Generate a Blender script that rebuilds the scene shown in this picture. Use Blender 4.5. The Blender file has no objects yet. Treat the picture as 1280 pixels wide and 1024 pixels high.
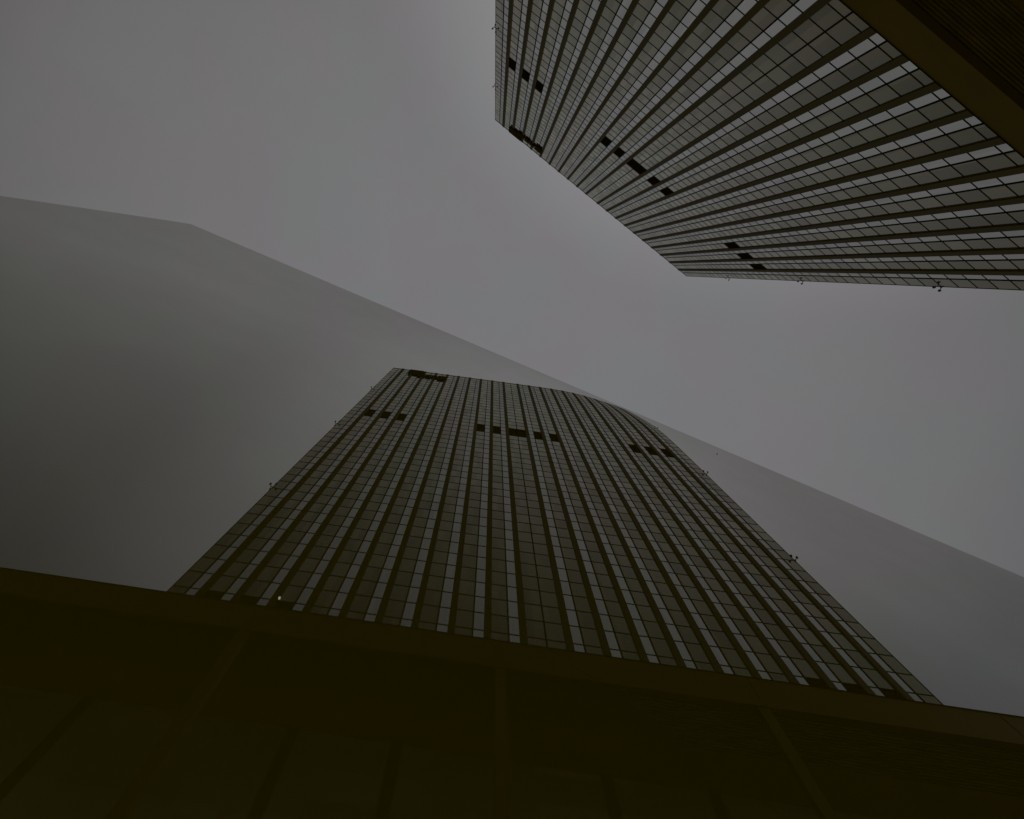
import bpy, math, random
from mathutils import Matrix, Vector

# ------------------------------------------------------------------ camera, sky, sun, exposure
S = bpy.context.scene
COL = S.collection
EYE = 1.6                                   # the photographer's lens, 1.6 m above the plaza
cd = bpy.data.cameras.new('camera')
cam = bpy.data.objects.new('camera', cd)
COL.objects.link(cam)
Rw = Matrix(((0.782343603671038, -0.6208981011501087, 0.049234477586375044),
             (-0.6213130052083885, -0.7724300788368446, 0.13161277623022363),
             (-0.04368793144490545, -0.1335564348741588, -0.990077796614877)))
cam.matrix_world = Matrix.Translation((0, 0, EYE)) @ Rw.transposed().to_4x4()
cd.sensor_fit = 'HORIZONTAL'
cd.sensor_width = 36
cd.lens = 36 * 780 / 1280
cd.shift_x = (640 - 579.249) / 1280
cd.shift_y = -(512 - 439.1115) / 1280
cd.clip_start = 0.01
cd.clip_end = 5000
S.camera = cam

W = bpy.data.worlds.new('World')
S.world = W
W.use_nodes = True
nt = W.node_tree
nt.nodes.clear()
N = nt.nodes.new


def L(a, b):
    nt.links.new(a, b)


SUN_EL, SUN_ROT = math.radians(30), math.radians(80)
out = N('ShaderNodeOutputWorld')
bg = N('ShaderNodeBackground')
L(bg.outputs[0], out.inputs[0])
sky = N('ShaderNodeTexSky')
sky.sky_type = 'NISHITA'
sky.sun_disc = False
sky.sun_elevation = SUN_EL
sky.sun_rotation = SUN_ROT
skym = N('ShaderNodeVectorMath'); skym.operation = 'SCALE'; skym.inputs['Scale'].default_value = 0.008
L(sky.outputs[0], skym.inputs[0])
tc = N('ShaderNodeTexCoord')
sep = N('ShaderNodeSeparateXYZ')
L(tc.outputs['Generated'], sep.inputs[0])
# overcast: cloud cover brightest overhead, darker towards the horizon
ramp = N('ShaderNodeValToRGB')
L(sep.outputs['Z'], ramp.inputs[0])
cr = ramp.color_ramp
cr.interpolation = 'LINEAR'
cr.elements[0].position = 0.0; cr.elements[0].color = (.055, .058, .060, 1)
cr.elements[1].position = 1.0; cr.elements[1].color = (.1750, .1690, .1700, 1)
for p_, c_ in ((.60, (.066, .066, .062)), (.70, (.092, .090, .085)), (.78, (.131, .126, .120)), (.90, (.160, .154, .151)), (.97, (.172, .166, .167))):
    e = cr.elements.new(p_); e.color = (*c_, 1)
# soft, faint cloud mottling
nz = N('ShaderNodeTexNoise'); nz.inputs['Scale'].default_value = 5.0; nz.inputs['Detail'].default_value = 5; nz.inputs['Roughness'].default_value = .55
L(tc.outputs['Generated'], nz.inputs['Vector'])
mr = N('ShaderNodeMapRange'); mr.inputs['From Min'].default_value = .3; mr.inputs['From Max'].default_value = .7
mr.inputs['To Min'].default_value = .982; mr.inputs['To Max'].default_value = 1.018
L(nz.outputs['Fac'], mr.inputs['Value'])
nz2 = N('ShaderNodeTexNoise'); nz2.inputs['Scale'].default_value = 9.0; nz2.inputs['Detail'].default_value = 3
L(tc.outputs['Generated'], nz2.inputs['Vector'])
tint = N('ShaderNodeValToRGB')
L(nz2.outputs['Fac'], tint.inputs[0])
tint.color_ramp.elements[0].position = .42; tint.color_ramp.elements[0].color = (1.02, .985, .995, 1)
tint.color_ramp.elements[1].position = .58; tint.color_ramp.elements[1].color = (.985, 1.015, .99, 1)
m1 = N('ShaderNodeVectorMath'); m1.operation = 'MULTIPLY'
L(ramp.outputs[0], m1.inputs[0]); L(tint.outputs[0], m1.inputs[1])
m2 = N('ShaderNodeVectorMath'); m2.operation = 'SCALE'
L(m1.outputs[0], m2.inputs[0]); L(mr.outputs[0], m2.inputs['Scale'])
ad = N('ShaderNodeVectorMath'); ad.operation = 'ADD'
# thinner cloud: a broad brighter patch of the overcast high up beyond the tower
dt = N('ShaderNodeVectorMath'); dt.operation = 'DOT_PRODUCT'
L(tc.outputs['Generated'], dt.inputs[0]); dt.inputs[1].default_value = (0.0, -.62, .785)
lb = N('ShaderNodeMapRange'); lb.interpolation_type = 'SMOOTHSTEP'
lb.inputs['From Min'].default_value = .82; lb.inputs['From Max'].default_value = .97
lb.inputs['To Min'].default_value = 0; lb.inputs['To Max'].default_value = .095
L(dt.outputs['Value'], lb.inputs['Value'])
lv_ = N('ShaderNodeVectorMath'); lv_.operation = 'SCALE'; lv_.inputs[0].default_value = (.99, .985, 1.02)
L(lb.outputs[0], lv_.inputs['Scale'])
ad0 = N('ShaderNodeVectorMath'); ad0.operation = 'ADD'
L(m2.outputs[0], ad0.inputs[0]); L(lv_.outputs[0], ad0.inputs[1])
L(ad0.outputs[0], ad.inputs[0]); L(skym.outputs[0], ad.inputs[1])
L(ad.outputs[0], bg.inputs[0])
bg.inputs[1].default_value = 1.0

sd = bpy.data.lights.new('sun', 'SUN')
sd.energy = 0.5
sd.angle = math.radians(14)
sd.color = (1, .96, .9)
sun = bpy.data.objects.new('sun', sd)
COL.objects.link(sun)
sdir = Vector((math.sin(SUN_ROT) * math.cos(SUN_EL), math.cos(SUN_ROT) * math.cos(SUN_EL), math.sin(SUN_EL)))
sun.rotation_euler = sdir.to_track_quat('Z', 'Y').to_euler()
sun.location = sdir * 400
sd.use_shadow = True

S.view_settings.view_transform = 'Standard'
S.view_settings.look = 'None'
S.view_settings.exposure = 0
S.view_settings.gamma = 1
S.cycles.max_bounces = 8
S.cycles.glossy_bounces = 6
S.cycles.use_adaptive_sampling = True


# ------------------------------------------------------------------ materials
def new_mat(name):
    m = bpy.data.materials.new(name)
    m.use_nodes = True
    t = m.node_tree
    t.nodes.clear()
    o = t.nodes.new('ShaderNodeOutputMaterial')
    return m, t, o


def val(t, op, a, b=None, c=None):
    n = t.nodes.new('ShaderNodeMath'); n.operation = op
    for i, v in enumerate((a, b, c)):
        if v is None:
            continue
        if isinstance(v, (int, float)):
            n.inputs[i].default_value = v
        else:
            t.links.new(v, n.inputs[i])
    return n.outputs[0]


def painted(name, col, rough=.5, var=.12, scale=1.5, spec=.5, stretch=(1, 1, 1), metal=0):
    """plain painted or anodised sheet with slight uneven weathering"""
    m, t, o = new_mat(name)
    p = t.nodes.new('ShaderNodeBsdfPrincipled')
    g = t.nodes.new('ShaderNodeNewGeometry')
    mp = t.nodes.new('ShaderNodeMapping'); mp.inputs['Scale'].default_value = stretch
    t.links.new(g.outputs['Position'], mp.inputs[0])
    n = t.nodes.new('ShaderNodeTexNoise'); n.inputs['Scale'].default_value = scale; n.inputs['Detail'].default_value = 6
    t.links.new(mp.outputs[0], n.inputs['Vector'])
    r = t.nodes.new('ShaderNodeMapRange'); r.inputs['From Min'].default_value = .3; r.inputs['From Max'].default_value = .7
    r.inputs['To Min'].default_value = 1 - var; r.inputs['To Max'].default_value = 1 + var
    t.links.new(n.outputs['Fac'], r.inputs['Value'])
    s = t.nodes.new('ShaderNodeVectorMath'); s.operation = 'SCALE'; s.inputs[0].default_value = col
    t.links.new(r.outputs[0], s.inputs['Scale'])
    t.links.new(s.outputs[0], p.inputs['Base Color'])
    rr = val(t, 'MULTIPLY', r.outputs[0], rough)
    t.links.new(rr, p.inputs['Roughness'])
    p.inputs['Specular IOR Level'].default_value = spec
    p.inputs['Metallic'].default_value = metal
    t.links.new(p.outputs[0], o.inputs[0])
    return m


def cell_random(t, sx, sz):
    """one random number per window pane, from the pane's place on the facade grid"""
    g = t.nodes.new('ShaderNodeNewGeometry')
    sp = t.nodes.new('ShaderNodeSeparateXYZ'); t.links.new(g.outputs['Position'], sp.inputs[0])
    fx = val(t, 'FLOOR', val(t, 'DIVIDE', sp.outputs['X'], sx))
    fz = val(t, 'FLOOR', val(t, 'DIVIDE', val(t, 'SUBTRACT', sp.outputs['Z'], Z0), sz))
    cb = t.nodes.new('ShaderNodeCombineXYZ'); t.links.new(fx, cb.inputs[0]); t.links.new(fz, cb.inputs[2])
    wn = t.nodes.new('ShaderNodeTexWhiteNoise'); wn.noise_dimensions = '3D'
    t.links.new(cb.outputs[0], wn.inputs['Vector'])
    return wn.outputs['Value'], g


def glass(name, base, tint_, f0, f90, power, var, rough=.0, sx=1.7):
    """reflective glazing: tinted body under a coating whose reflectance rises towards grazing"""
    m, t, o = new_mat(name)
    rnd, g = cell_random(t, sx, ROW)
    lw = t.nodes.new('ShaderNodeLayerWeight'); lw.inputs[0].default_value = .5
    x = val(t, 'POWER', lw.outputs['Facing'], power)
    f = val(t, 'MULTIPLY_ADD', x, f90 - f0, f0)
    k = val(t, 'MULTIPLY_ADD', rnd, var, 1 - var / 2)
    f = val(t, 'MULTIPLY', f, k)
    df = t.nodes.new('ShaderNodeBsdfDiffuse')
    sc = t.nodes.new('ShaderNodeVectorMath'); sc.operation = 'SCALE'; sc.inputs[0].default_value = base
    t.links.new(val(t, 'MULTIPLY_ADD', rnd, .5, .75), sc.inputs['Scale'])
    t.links.new(sc.outputs[0], df.inputs[0])
    gl = t.nodes.new('ShaderNodeBsdfGlossy'); gl.inputs['Color'].default_value = (*tint_, 1)
    gl.inputs['Roughness'].default_value = rough
    # very slight roller-wave unevenness of the panes
    n = t.nodes.new('ShaderNodeTexNoise'); n.inputs['Scale'].default_value = .6; n.inputs['Detail'].default_value = 2
    t.links.new(g.outputs['Position'], n.inputs['Vector'])
    bp = t.nodes.new('ShaderNodeBump'); bp.inputs['Strength'].default_value = .04; bp.inputs['Distance'].default_value = .1
    t.links.new(n.outputs['Fac'], bp.inputs['Height']); t.links.new(bp.outputs[0], gl.inputs['Normal'])
    mx = t.nodes.new('ShaderNodeMixShader')
    t.links.new(f, mx.inputs[0]); t.links.new(df.outputs[0], mx.inputs[1]); t.links.new(gl.outputs[0], mx.inputs[2])
    t.links.new(mx.outputs[0], o.inputs[0])
    return m


ROW = 3.0                                   # storey height
BAY = 3.43419                               # facade bay
XC = 9.59685                                # facade centre line
YF = -33.33684                              # facade plane (faces +y)
Z0 = 55.23249 + EYE                         # bottom of the first full storey
ZTOP = Z0 + 44.3 * ROW
LEDGE = -.49                                # top of the podium fascia, in storeys
FBOT = -1.78                                # underside of the fascia
HW = 10.533 * BAY                           # half width of the tower
DEPTH = 34.0

M = {}
M['window'] = glass('tinted_window_glass', (.110, .088, .014), (.98, .99, .89), .026, 1.0, 2.75, .26)
M['narrow'] = glass('silvered_window_glass', (.09, .085, .06), (.97, .985, .95), .64, .52, 2.0, .16, sx=1.2)
M['bronze'] = painted('dark_bronze_cladding', (.058, .042, .003), .6, .15, .8, .06, (1, 1, .15))
M['bronze_edge'] = painted('dark_bronze_frame', (.014, .011, .002), .6, .1, 2, .0)
M['fascia'] = painted('brown_fascia_sheet', (.092, .060, .003), .7, .10, .35, .03)
M['pillar'] = painted('dark_pillar_cladding', (.075, .058, .003), .7, .10, .5, .03)
M['soffit'] = painted('dark_soffit_paint', (.15, .10, .002), .8, .12, .7, .1)
M['slat'] = painted('soffit_slat', (.135, .095, .006), .7, .35, 2.5, .2, (.15, 1, 1))
M['louvre'] = painted('black_brown_louvre', (.045, .030, .001), .8, .2, 2, .0)
M['lobby'] = glass('lobby_glass', (.21, .19, .08), (.9, .92, .8), .04, .6, 4.5, .3, sx=9.3)
M['black'] = painted('black_metal', (.012, .012, .012), .45, .1, 3, .3)
M['roof'] = painted('roof_gravel_felt', (.18, .17, .16), .9, .25, 3, .2)
M['coping'] = painted('grey_coping', (.11, .11, .09), .5, .1, 2, .4)
M['concrete'] = painted('rough_concrete', (.28, .27, .25), .85, .15, 1.2, .3)

m, t, o = new_mat('lit_lamp')
em = t.nodes.new('ShaderNodeEmission'); em.inputs[0].default_value = (1, .97, .86, 1); em.inputs[1].default_value = .9
t.links.new(em.outputs[0], o.inputs[0])
M['lamp'] = m

# polished, almost black brown glass: coated front, reflectance climbing towards grazing
m, t, o = new_mat('dark_polished_glass')
lw = t.nodes.new('ShaderNodeLayerWeight'); lw.inputs[0].default_value = .5
f = val(t, 'MINIMUM', val(t, 'MULTIPLY_ADD', val(t, 'POWER', lw.outputs['Facing'], 3.0), .94, .15), .655)
g = t.nodes.new('ShaderNodeNewGeometry')
n = t.nodes.new('ShaderNodeTexNoise'); n.inputs['Scale'].default_value = 7; n.inputs['Detail'].default_value = 7; n.inputs['Roughness'].default_value = .6
t.links.new(g.outputs['Position'], n.inputs['Vector'])
k = t.nodes.new('ShaderNodeMapRange'); k.inputs['From Min'].default_value = .3; k.inputs['From Max'].default_value = .7
k.inputs['To Min'].default_value = .97; k.inputs['To Max'].default_value = 1.03
t.links.new(n.outputs['Fac'], k.inputs['Value'])
f = val(t, 'MULTIPLY', f, k.outputs[0])
df = t.nodes.new('ShaderNodeBsdfDiffuse'); df.inputs[0].default_value = (.225, .180, .004, 1)
gl = t.nodes.new('ShaderNodeBsdfGlossy'); gl.inputs['Color'].default_value = (.99, .99, .97, 1); gl.inputs['Roughness'].default_value = 0
mx = t.nodes.new('ShaderNodeMixShader')
t.links.new(f, mx.inputs[0]); t.links.new(df.outputs[0], mx.inputs[1]); t.links.new(gl.outputs[0], mx.inputs[2])
t.links.new(mx.outputs[0], o.inputs[0])
M['mirror'] = m

# plaza paving
m, t, o = new_mat('plaza_paving')
p = t.nodes.new('ShaderNodeBsdfPrincipled'); g = t.nodes.new('ShaderNodeNewGeometry')
br = t.nodes.new('ShaderNodeTexBrick'); br.inputs['Scale'].default_value = 1.0
br.inputs['Brick Width'].default_value = .8; br.inputs['Row Height'].default_value = .4; br.inputs['Mortar Size'].default_value = .006
br.inputs['Color1'].default_value = (.36, .34, .30, 1); br.inputs['Color2'].default_value = (.44, .42, .38, 1); br.inputs['Mortar'].default_value = (.06, .055, .05, 1)
t.links.new(g.outputs['Position'], br.inputs['Vector'])
t.links.new(br.outputs[0], p.inputs['Base Color']); p.inputs['Roughness'].default_value = .8
t.links.new(p.outputs[0], o.inputs[0])
M['paving'] = m


# ------------------------------------------------------------------ mesh helpers
class MB:
    def __init__(self):
        self.v, self.f = [], []

    def box(self, x0, x1, y0, y1, z0, z1):
        b = len(self.v)
        self.v += [(x0, y0, z0), (x1, y0, z0), (x1, y1, z0), (x0, y1, z0), (x0, y0, z1), (x1, y0, z1), (x1, y1, z1), (x0, y1, z1)]
        self.f += [tuple(b + i for i in q) for q in ((3, 2, 1, 0), (4, 5, 6, 7), (0, 1, 5, 4), (1, 2, 6, 5), (2, 3, 7, 6), (3, 0, 4, 7))]
        return self

    def tube(self, a, b, r0, r1=None, n=10):
        r1 = r0 if r1 is None else r1
        a, b = Vector(a), Vector(b)
        q = (b - a).to_track_quat('Z', 'Y')
        s = len(self.v)
        for c, r in ((a, r0), (b, r1)):
            for i in range(n):
                w = 2 * math.pi * i / n
                self.v.append(tuple(c + q @ Vector((r * math.cos(w), r * math.sin(w), 0))))
        for i in range(n):
            j = (i + 1) % n
            self.f.append((s + i, s + j, s + n + j, s + n + i))
        self.f.append(tuple(s + i for i in reversed(range(n))))
        self.f.append(tuple(s + n + i for i in range(n)))
        return self

    def ball(self, c, r, n=10, k=6, sz=1):
        s = len(self.v)
        for i in range(k + 1):
            th = math.pi * i / k
            for j in range(n):
                ph = 2 * math.pi * j / n
                self.v.append((c[0] + r * math.sin(th) * math.cos(ph), c[1] + r * math.sin(th) * math.sin(ph), c[2] + r * sz * math.cos(th)))
        for i in range(k):
            for j in range(n):
                a, b = s + i * n + j, s + i * n + (j + 1) % n
                self.f.append((a, a + n, b + n, b))
        return self

    def prism(self, pts, y0, y1):
        """outline in x,z (counter-clockwise seen from +y side irrelevant) extruded along y"""
        s, n = len(self.v), len(pts)
        self.v += [(x, y0, z) for x, z in pts] + [(x, y1, z) for x, z in pts]
        self.f.append(tuple(s + i for i in range(n)))
        self.f.append(tuple(s + n + i for i in reversed(range(n))))
        for i in range(n):
            j = (i + 1) % n
            self.f.append((s + j, s + i, s + n + i, s + n + j))
        return self

    def mesh(self, name, mat):
        me = bpy.data.meshes.new(name)
        me.from_pydata(self.v, [], self.f)
        me.validate()
        me.update()
        me.materials.append(M[mat] if isinstance(mat, str) else mat)
        return me

    def build(self, name, mat, parent=None, loc=None):
        return put(name, self.mesh(name, mat), parent, loc)


def put(name, me, parent=None, loc=None):
    o = bpy.data.objects.new(name, me)
    COL.objects.link(o)
    if parent is not None:
        o.parent = parent
    if loc is not None:
        o.location = loc
    return o


def tag(o, label=None, cat=None, group=None, kind=None):
    for k_, v_ in (('label', label), ('category', cat), ('group', group), ('kind', kind)):
        if v_:
            o[k_] = v_
    return o


def empty(name, loc):
    o = bpy.data.objects.new(name, None)
    COL.objects.link(o)
    o.location = loc
    return o


# ------------------------------------------------------------------ ground
g_ = MB()
g_.box(-1500, 1500, -1500, 1500, -.5, 0)
tag(g_.build('ground', 'paving'), kind='structure')

# ------------------------------------------------------------------ tower (all part coordinates are relative to its base point)
T = empty('office_tower', (XC, YF, 0))
tag(T, 'tall striped office tower with gridded windows, at upper right under grey sky', 'tower')
ZB = Z0 + FBOT * ROW

# core body behind the curtain wall
MB().box(-HW + .02, HW - .02, -DEPTH, -.30, Z0 + LEDGE * ROW - .6, ZTOP - .05).build('wall', 'bronze', T)
MB().box(-HW + .3, HW - .3, -DEPTH + .3, -.6, ZTOP - .045, ZTOP + .0).build('roof', 'roof', T)
MB().box(-HW + .004, HW - .004, -.295, .055, Z0 + 44.03 * ROW, ZTOP).build('parapet', 'coping', T)

WF, NF = .49, .80           # end of wide window, end of narrow window, as fractions of a bay
mull = .075                 # half width of a mullion
cells_w, cells_n, pil, mul = [], [], [], []
for k in range(10):
    x0 = -HW + k * BAY
    for sgn in (-1, 1):
        def X(f_):
            return (x0 + f_ * BAY) * (1 if sgn < 0 else -1)
        edge = .05 if k == 0 else 0
        cells_w.append(tuple(sorted((X(edge / BAY), X(WF) - sgn * -mull * 1.0))) + (k, sgn))
        cells_n.append(tuple(sorted((X(WF), X(NF)))) + (k, sgn))
        pil.append(tuple(sorted((X(NF), X(1.0)))))
        mul.append(X(WF))
cells_w = []
for k in range(10):
    x0 = -HW + k * BAY
    a, b = x0 + (.05 if k == 0 else 0), x0 + WF * BAY
    cells_w.append((a, b, k, -1))
    cells_w.append((-b, -a, k, 1))
c = .533 * BAY
cells_w.append((-c, 0, 10, -1))
cells_w.append((0, c, 10, 1))
mul.append(0.0)

vent_bays = (1, 2, 3, 8, 9, 10)
rows = [(LEDGE, 0.0)] + [(float(i), i + 1.0) for i in range(44)]


def is_vent(k, r):
    if r[0] in (24.0, 25.0) and k in vent_bays:
        return True
    return r[0] < 0 and k in (1, 2, 3)


fx, px, py = 780.0, 579.249, 439.1115


def project(p_):
    v_ = Rw @ Vector((p_[0], p_[1], p_[2] - EYE))
    if v_.z > -.01:
        return None
    return px + fx * v_.x / -v_.z, py - fx * v_.y / -v_.z


def pix_area(x0, x1, z0, z1):
    ps = []
    for x, z in ((x0, z0), (x1, z0), (x1, z1), (x0, z1)):
        q = project((XC + x, YF, z))
        if q is None:
            return 0
        ps.append(q)
    cx, cy = sum(q[0] for q in ps) / 4, sum(q[1] for q in ps) / 4
    if not (0 <= cx <= 1280 and 0 <= cy <= 1024):
        return 0
    return abs(sum(ps[i][0] * ps[(i + 1) % 4][1] - ps[(i + 1) % 4][0] * ps[i][1] for i in range(4))) / 2


def make_panes(cells, name, mat, skip):
    allp = []
    for (a, b, k, sgn) in cells:
        for r in rows:
            if skip and is_vent(k, r):
                continue
            z0, z1 = Z0 + r[0] * ROW, Z0 + r[1] * ROW
            allp.append((pix_area(a, b, z0, z1), a, b, z0, z1))
    allp.sort(key=lambda q: -q[0])
    shared = {}
    for (_, a, b, z0, z1) in allp[:100]:
        key = (round(b - a, 3), round(z1 - z0, 3))
        if key not in shared:
            shared[key] = MB().box(0, b - a, -.04, 0, 0, z1 - z0).mesh(name, mat)
        put(name, shared[key], T, (a, 0, z0))
    rest = MB()
    for (_, a, b, z0, z1) in allp[100:]:
        rest.box(a, b, -.04, 0, z0, z1)
    tag(rest.build(name, mat, T), kind='stuff')


make_panes(cells_w, 'window', 'window', True)
make_panes(cells_n, 'narrow_window', 'narrow', False)

ZL = Z0 + LEDGE * ROW
pm = MB().box(0, .20 * BAY, -.29, .17, ZL, ZTOP + .02).mesh('pilaster', 'bronze')
for a, b in pil:
    put('pilaster', pm, T, (a, 0, 0))
mm = MB().box(-mull, mull, -.29, .045, ZL + .01, ZTOP - .1).mesh('mullion', 'bronze_edge')
for x in mul:
    put('mullion', mm, T, (x, 0, 0))
tm = MB().box(-HW + .01, HW - .01, -.28, .036, -.05, .05).mesh('transom', 'bronze_edge')
for i in range(0, 45):
    put('transom', tm, T, (0, 0, Z0 + i * ROW))
for s_ in (-1, 1):
    MB().box(min(s_ * HW, s_ * (HW - .06)), max(s_ * HW, s_ * (HW - .06)), -.285, .04, ZL + .02, ZTOP - .06).build('corner_trim', 'bronze_edge', T)

# ventilation openings: recessed louvres, two storeys high near the top, one low strip above the ledge
for (a, b, k, sgn) in cells_w:
    if k in vent_bays:
        v = MB()
        z = Z0 + 24 * ROW
        v.box(a, b, -.26, -.22, z, z + 2 * ROW)
        for j in range(14):
            zz = z + .12 + j * 6.0 / 14
            v.prism([(a + .02, zz), (a + .02, zz + .05), (b - .02, zz + .05), (b - .02, zz)], -.21, .028)
        v.build('louvre_panel', 'louvre', T)
    if k in (1, 2, 3):
        v = MB()
        v.box(a, b, -.26, -.22, ZL, Z0)
        for j in range(3):
            zz = ZL + .1 + j * .36
            v.box(a + .02, b - .02, -.21, .028, zz, zz + .05)
        v.build('louvre_panel', 'louvre', T)

# side and back faces: the same stripes, simpler
for s_ in (-1, 1):
    sw = MB()
    nb = 9
    w = (DEPTH - 1.2) / nb
    for j in range(nb):
        y1 = -.6 - j * w
        sw.box(s_ * (HW - .015) if s_ > 0 else -HW - .004, HW + .004 if s_ > 0 else -HW + .015, y1 - w + .7, y1 - .02, ZL + .5, ZTOP - .5)
    sw.build('side_glazing', 'window', T)
    sp_ = MB()
    for j in range(nb + 1):
        y1 = -.6 - j * w
        sp_.box(HW + .0 if s_ > 0 else -HW - .012, HW + .012 if s_ > 0 else -HW - .0, y1 - .02, y1 + .5, ZL, ZTOP + .01)
    sp_.build('side_pilaster', 'bronze', T)

# three-headed obstruction light brackets at the two vertical edges
for lv in (33.3, 21.2, 9.2):
    for s_ in (-1, 1):
        z = Z0 + lv * ROW
        x = s_ * (HW + .001)
        hub = (x + s_ * .34, -.1, z)
        b = MB().tube((x - s_ * .05, -.1, z), hub, .06).tube(hub, (hub[0] + s_ * .08, .24, z), .05).tube(hub, (hub[0] + s_ * .08, -.45, z), .05)
        b.tube((x - s_ * .05, -.1, z), (x - s_ * .38, .38, z), .045)
        br_ = b.build('lamp_bracket', 'black', T)
        for c_ in ((hub[0] + s_ * .08, .30, z), (hub[0] + s_ * .08, -.52, z), (x - s_ * .40, .42, z)):
            hd = MB().ball(c_, .165, sz=1.2).tube((c_[0], c_[1], c_[2] - .26), (c_[0], c_[1], c_[2] - .15), .09).build('lamp_head', 'black', br_)

# roof-edge sign: dark raised logo lettering on its own frame (too small in the photo to read)
def SX(s):
    return s * BAY


def SZ(l):
    return Z0 + l * ROW


sg = MB()
sg.prism([(SX(-8.98), SZ(42.6)), (SX(-8.98), SZ(43.95)), (SX(-7.75), SZ(43.95)), (SX(-7.62), SZ(43.2)), (SX(-7.95), SZ(42.9)), (SX(-8.25), SZ(42.6))], .14, .42)
sg.prism([(SX(-8.95), SZ(41.75)), (SX(-8.95), SZ(42.45)), (SX(-8.2), SZ(42.45)), (SX(-8.1), SZ(41.65))], .14, .42)
for (a, b, z0, z1) in ((-8.08, -7.45, 41.1, 42.25), (-7.40, -6.92, 41.15, 42.35), (-6.88, -6.40, 41.3, 42.2), (-6.35, -5.62, 40.75, 42.5)):
    sg.prism([(SX(a), SZ(z0) + .1), (SX(a) + .1, SZ(z0)), (SX(b) - .1, SZ(z0)), (SX(b), SZ(z0) + .1), (SX(b), SZ(z1) - .15), (SX(b) - .15, SZ(z1)), (SX(a) + .15, SZ(z1)), (SX(a), SZ(z1) - .15)], .14, .42)
for x in (-8.7, -7.9, -7.1, -6.3, -5.8):
    sg.box(SX(x), SX(x) + .12, .102, .139, SZ(41.0), SZ(43.9) if x < -7.5 else SZ(42.4))
sg.build('sign', 'louvre', T)

# small lit lamp low on the facade, above the third louvre from the corner
x = -7.52 * BAY
MB().ball((x, .12, Z0 + .28), .11, sz=2.1).tube((x, -.02, Z0 + .28), (x, .1, Z0 + .28), .04).build('lamp', 'lamp', T)

# ------------------------------------------------------------------ podium
P = empty('podium_building', (XC, YF, 0))
tag(P, 'dark brown podium under the tower with a deep fascia, slatted soffit and tall pillars', 'building')
joints = [(-1.29 + 6.57 * i) * BAY for i in range(-4, 6)]
x_lo, x_hi = joints[0], joints[-1]
ZF = Z0 + FBOT * ROW
for a, b in zip(joints[:-1], joints[1:]):
    MB().box(a + .06, b - .06, -.55, .13, ZF, ZL - .05).build('fascia_panel', 'fascia', P)
MB().box(x_lo, x_hi, -.56, .09, ZF + .05, ZL - .06).build('fascia_backing', 'black', P)
MB().box(x_lo, x_hi, -.29, .20, ZL - .045, ZL - .0).build('coping', 'bronze_edge', P)
SETB = 2.92 * ROW
MB().box(x_lo, x_hi, -SETB - 14, -.57, ZF + .45, ZF + 1.2).build('soffit', 'soffit', P)
sl = MB()
y = -.75
while y > -1.56 * ROW:
    sl.box(x_lo, x_hi, y - .20, y, ZF + .16, ZF + .449)
    y -= .29
sl.build('soffit_slats', 'slat', P)
MB().box(x_lo, x_hi, -SETB - .3, -1.6 * ROW, ZF + .12, ZF + .448).build('soffit_panel', 'soffit', P)
# podium roof either side of the tower and behind
MB().box(x_lo, x_hi, -60, -.58, ZF + 1.21, ZL - .06).build('roof', 'roof', P)
MB().box(x_lo, x_hi, -60, -SETB - 12, 0, ZF + 1.2).build('rear_wall', 'bronze', P)
pw = .145 * BAY
pl = MB().box(-pw, pw, -.50, .05, 0, ZF - .004)
plm = pl.mesh('pillar', 'pillar')
cap = MB().box(-pw - .25, pw + .25, -.9, .10, ZF - .0, ZF + .14)
for x in joints[1:-1]:
    put('pillar', plm, P, (x, 0, 0))
# lobby glazing set back behind the pillars
bars = [(-.93 + 2.72 * i) * BAY for i in range(-10, 12)]
bars = [x for x in bars if x_lo < x < x_hi]
bm_ = MB().box(-.5, .5, -.3, .12, 0, ZF + .11).mesh('mullion', 'bronze')
for x in bars:
    put('mullion', bm_, P, (x, -SETB, 0))
for a, b in zip(bars[:-1], bars[1:]):
    MB().box(a + .5, b - .5, -SETB - .1, -SETB, 0, ZF + .11).build('lobby_window', 'lobby', P)
for z in (4.2, 16, 28):
    MB().box(bars[0], bars[-1], -SETB - .05, -SETB + .09, z, z + .6).build('spandrel', 'bronze', P)

# ------------------------------------------------------------------ free-standing dark polished glass wall, 30 cm from the lens
phi, dist = -1.8436, -.30
nrm = Vector((math.cos(phi), math.sin(phi), 0))
tan = Vector((-math.sin(phi), math.cos(phi), 0))
org = nrm * dist
WT = EYE + 2.421
A0, LAM = .0140, .082                        # the polished front rolls back by a millimetre at its top rim


def roll(z):
    return A0 * LAM * math.exp(-(WT - z) / LAM)


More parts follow.
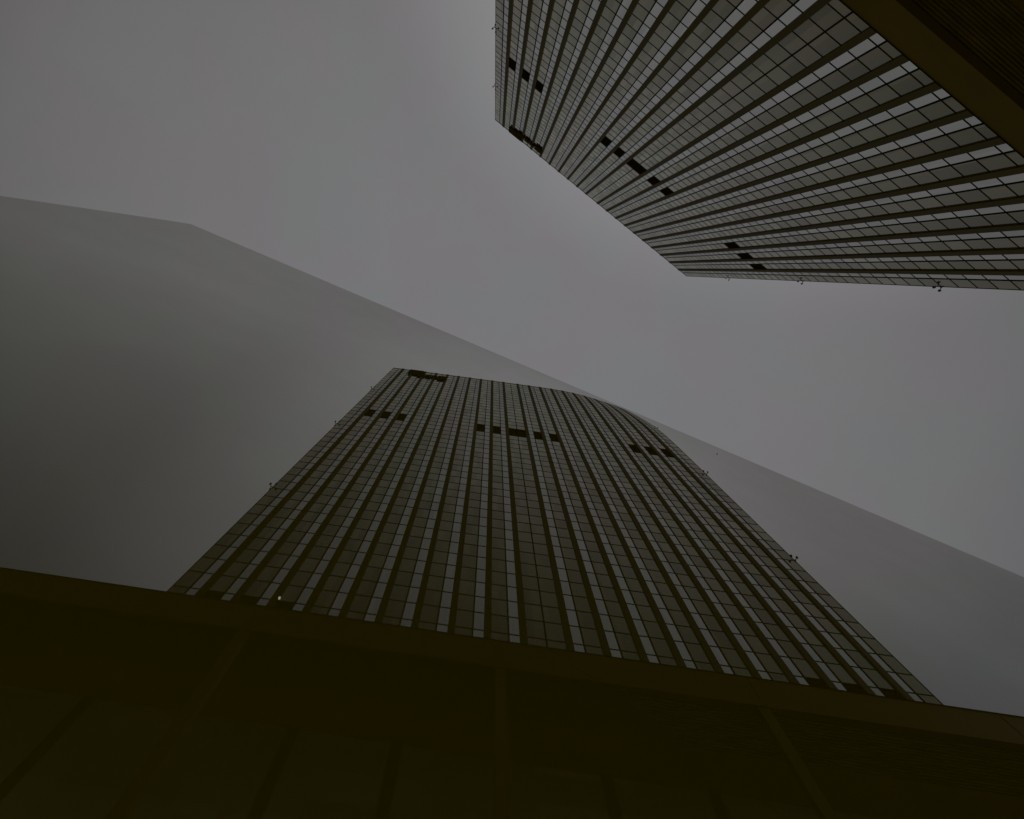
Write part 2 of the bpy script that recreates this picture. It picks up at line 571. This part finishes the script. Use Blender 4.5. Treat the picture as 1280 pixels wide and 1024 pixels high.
left, right = -1.157, 8.0
zs = [0.0, 1.0, 2.0, 2.6, 3.0, 3.3]
z = 3.4
while z < WT - .0005:
    zs.append(z)
    z += max(.002, (WT - z) * .035)
zs.append(WT)
vs, fs, nors = [], [], []
xs = [left + (right - left) * (i / 24) for i in range(25)]
for z in zs:
    for x in xs:
        q = org + tan * x - nrm * roll(z)
        vs.append((q.x, q.y, z))
        sl_ = A0 * math.exp(-(WT - z) / LAM)
        nn = (nrm + Vector((0, 0, 1)) * sl_).normalized()
        nors.append(tuple(nn))
nx = len(xs)
for j in range(len(zs) - 1):
    for i in range(nx - 1):
        a = j * nx + i
        fs.append((a, a + 1, a + nx + 1, a + nx))
me = bpy.data.meshes.new('front_pane')
me.from_pydata(vs, [], fs)
me.update()
if me.polygons[0].normal.dot(nrm) < 0:
    me.flip_normals()
for pl_ in me.polygons:
    pl_.use_smooth = True
me.normals_split_custom_set_from_vertices(nors)
me.materials.append(M['mirror'])
GW = empty('glass_wall', tuple(org))
tag(GW, 'smooth dark glass wall beside the lens, its face mirroring the striped tower, podium and grey sky', 'glass wall')
o = put('front_pane', me, GW, tuple(-org))
# body of the wall behind the polished pane
bv = MB()
for d0, d1, zt in ((.0035, .30, WT - .004),):
    pts = [org + tan * (left + .002) - nrm * d0, org + tan * right - nrm * d0, org + tan * right - nrm * d1, org + tan * (left + .002) - nrm * d1]
    s0 = len(bv.v)
    bv.v += [(q.x - org.x, q.y - org.y, 0) for q in pts] + [(q.x - org.x, q.y - org.y, zt) for q in pts]
    bv.f += [(s0, s0 + 1, s0 + 5, s0 + 4), (s0 + 1, s0 + 2, s0 + 6, s0 + 5), (s0 + 2, s0 + 3, s0 + 7, s0 + 6), (s0 + 3, s0, s0 + 4, s0 + 7), (s0 + 4, s0 + 5, s0 + 6, s0 + 7), (s0 + 3, s0 + 2, s0 + 1, s0)]
bv.build('wall_core', 'concrete', GW)

# speck of dirt stuck to the glass just under its top rim
sp = project  # image -> wall position of the speck
d = Rw.transposed() @ Vector((896.5 - px, -(567.5 - py), -fx))
h = d * (dist / d.dot(nrm))
pos = Vector((h.x, h.y, h.z + EYE)) + nrm * .002
MB().ball((0, 0, 0), .0013, 10, 6, 4).build('dirt_speck', 'black', None, tuple(pos))
tag(bpy.data.objects['dirt_speck'], 'tiny black speck of dirt on the dark glass near its slanting upper edge', 'speck')
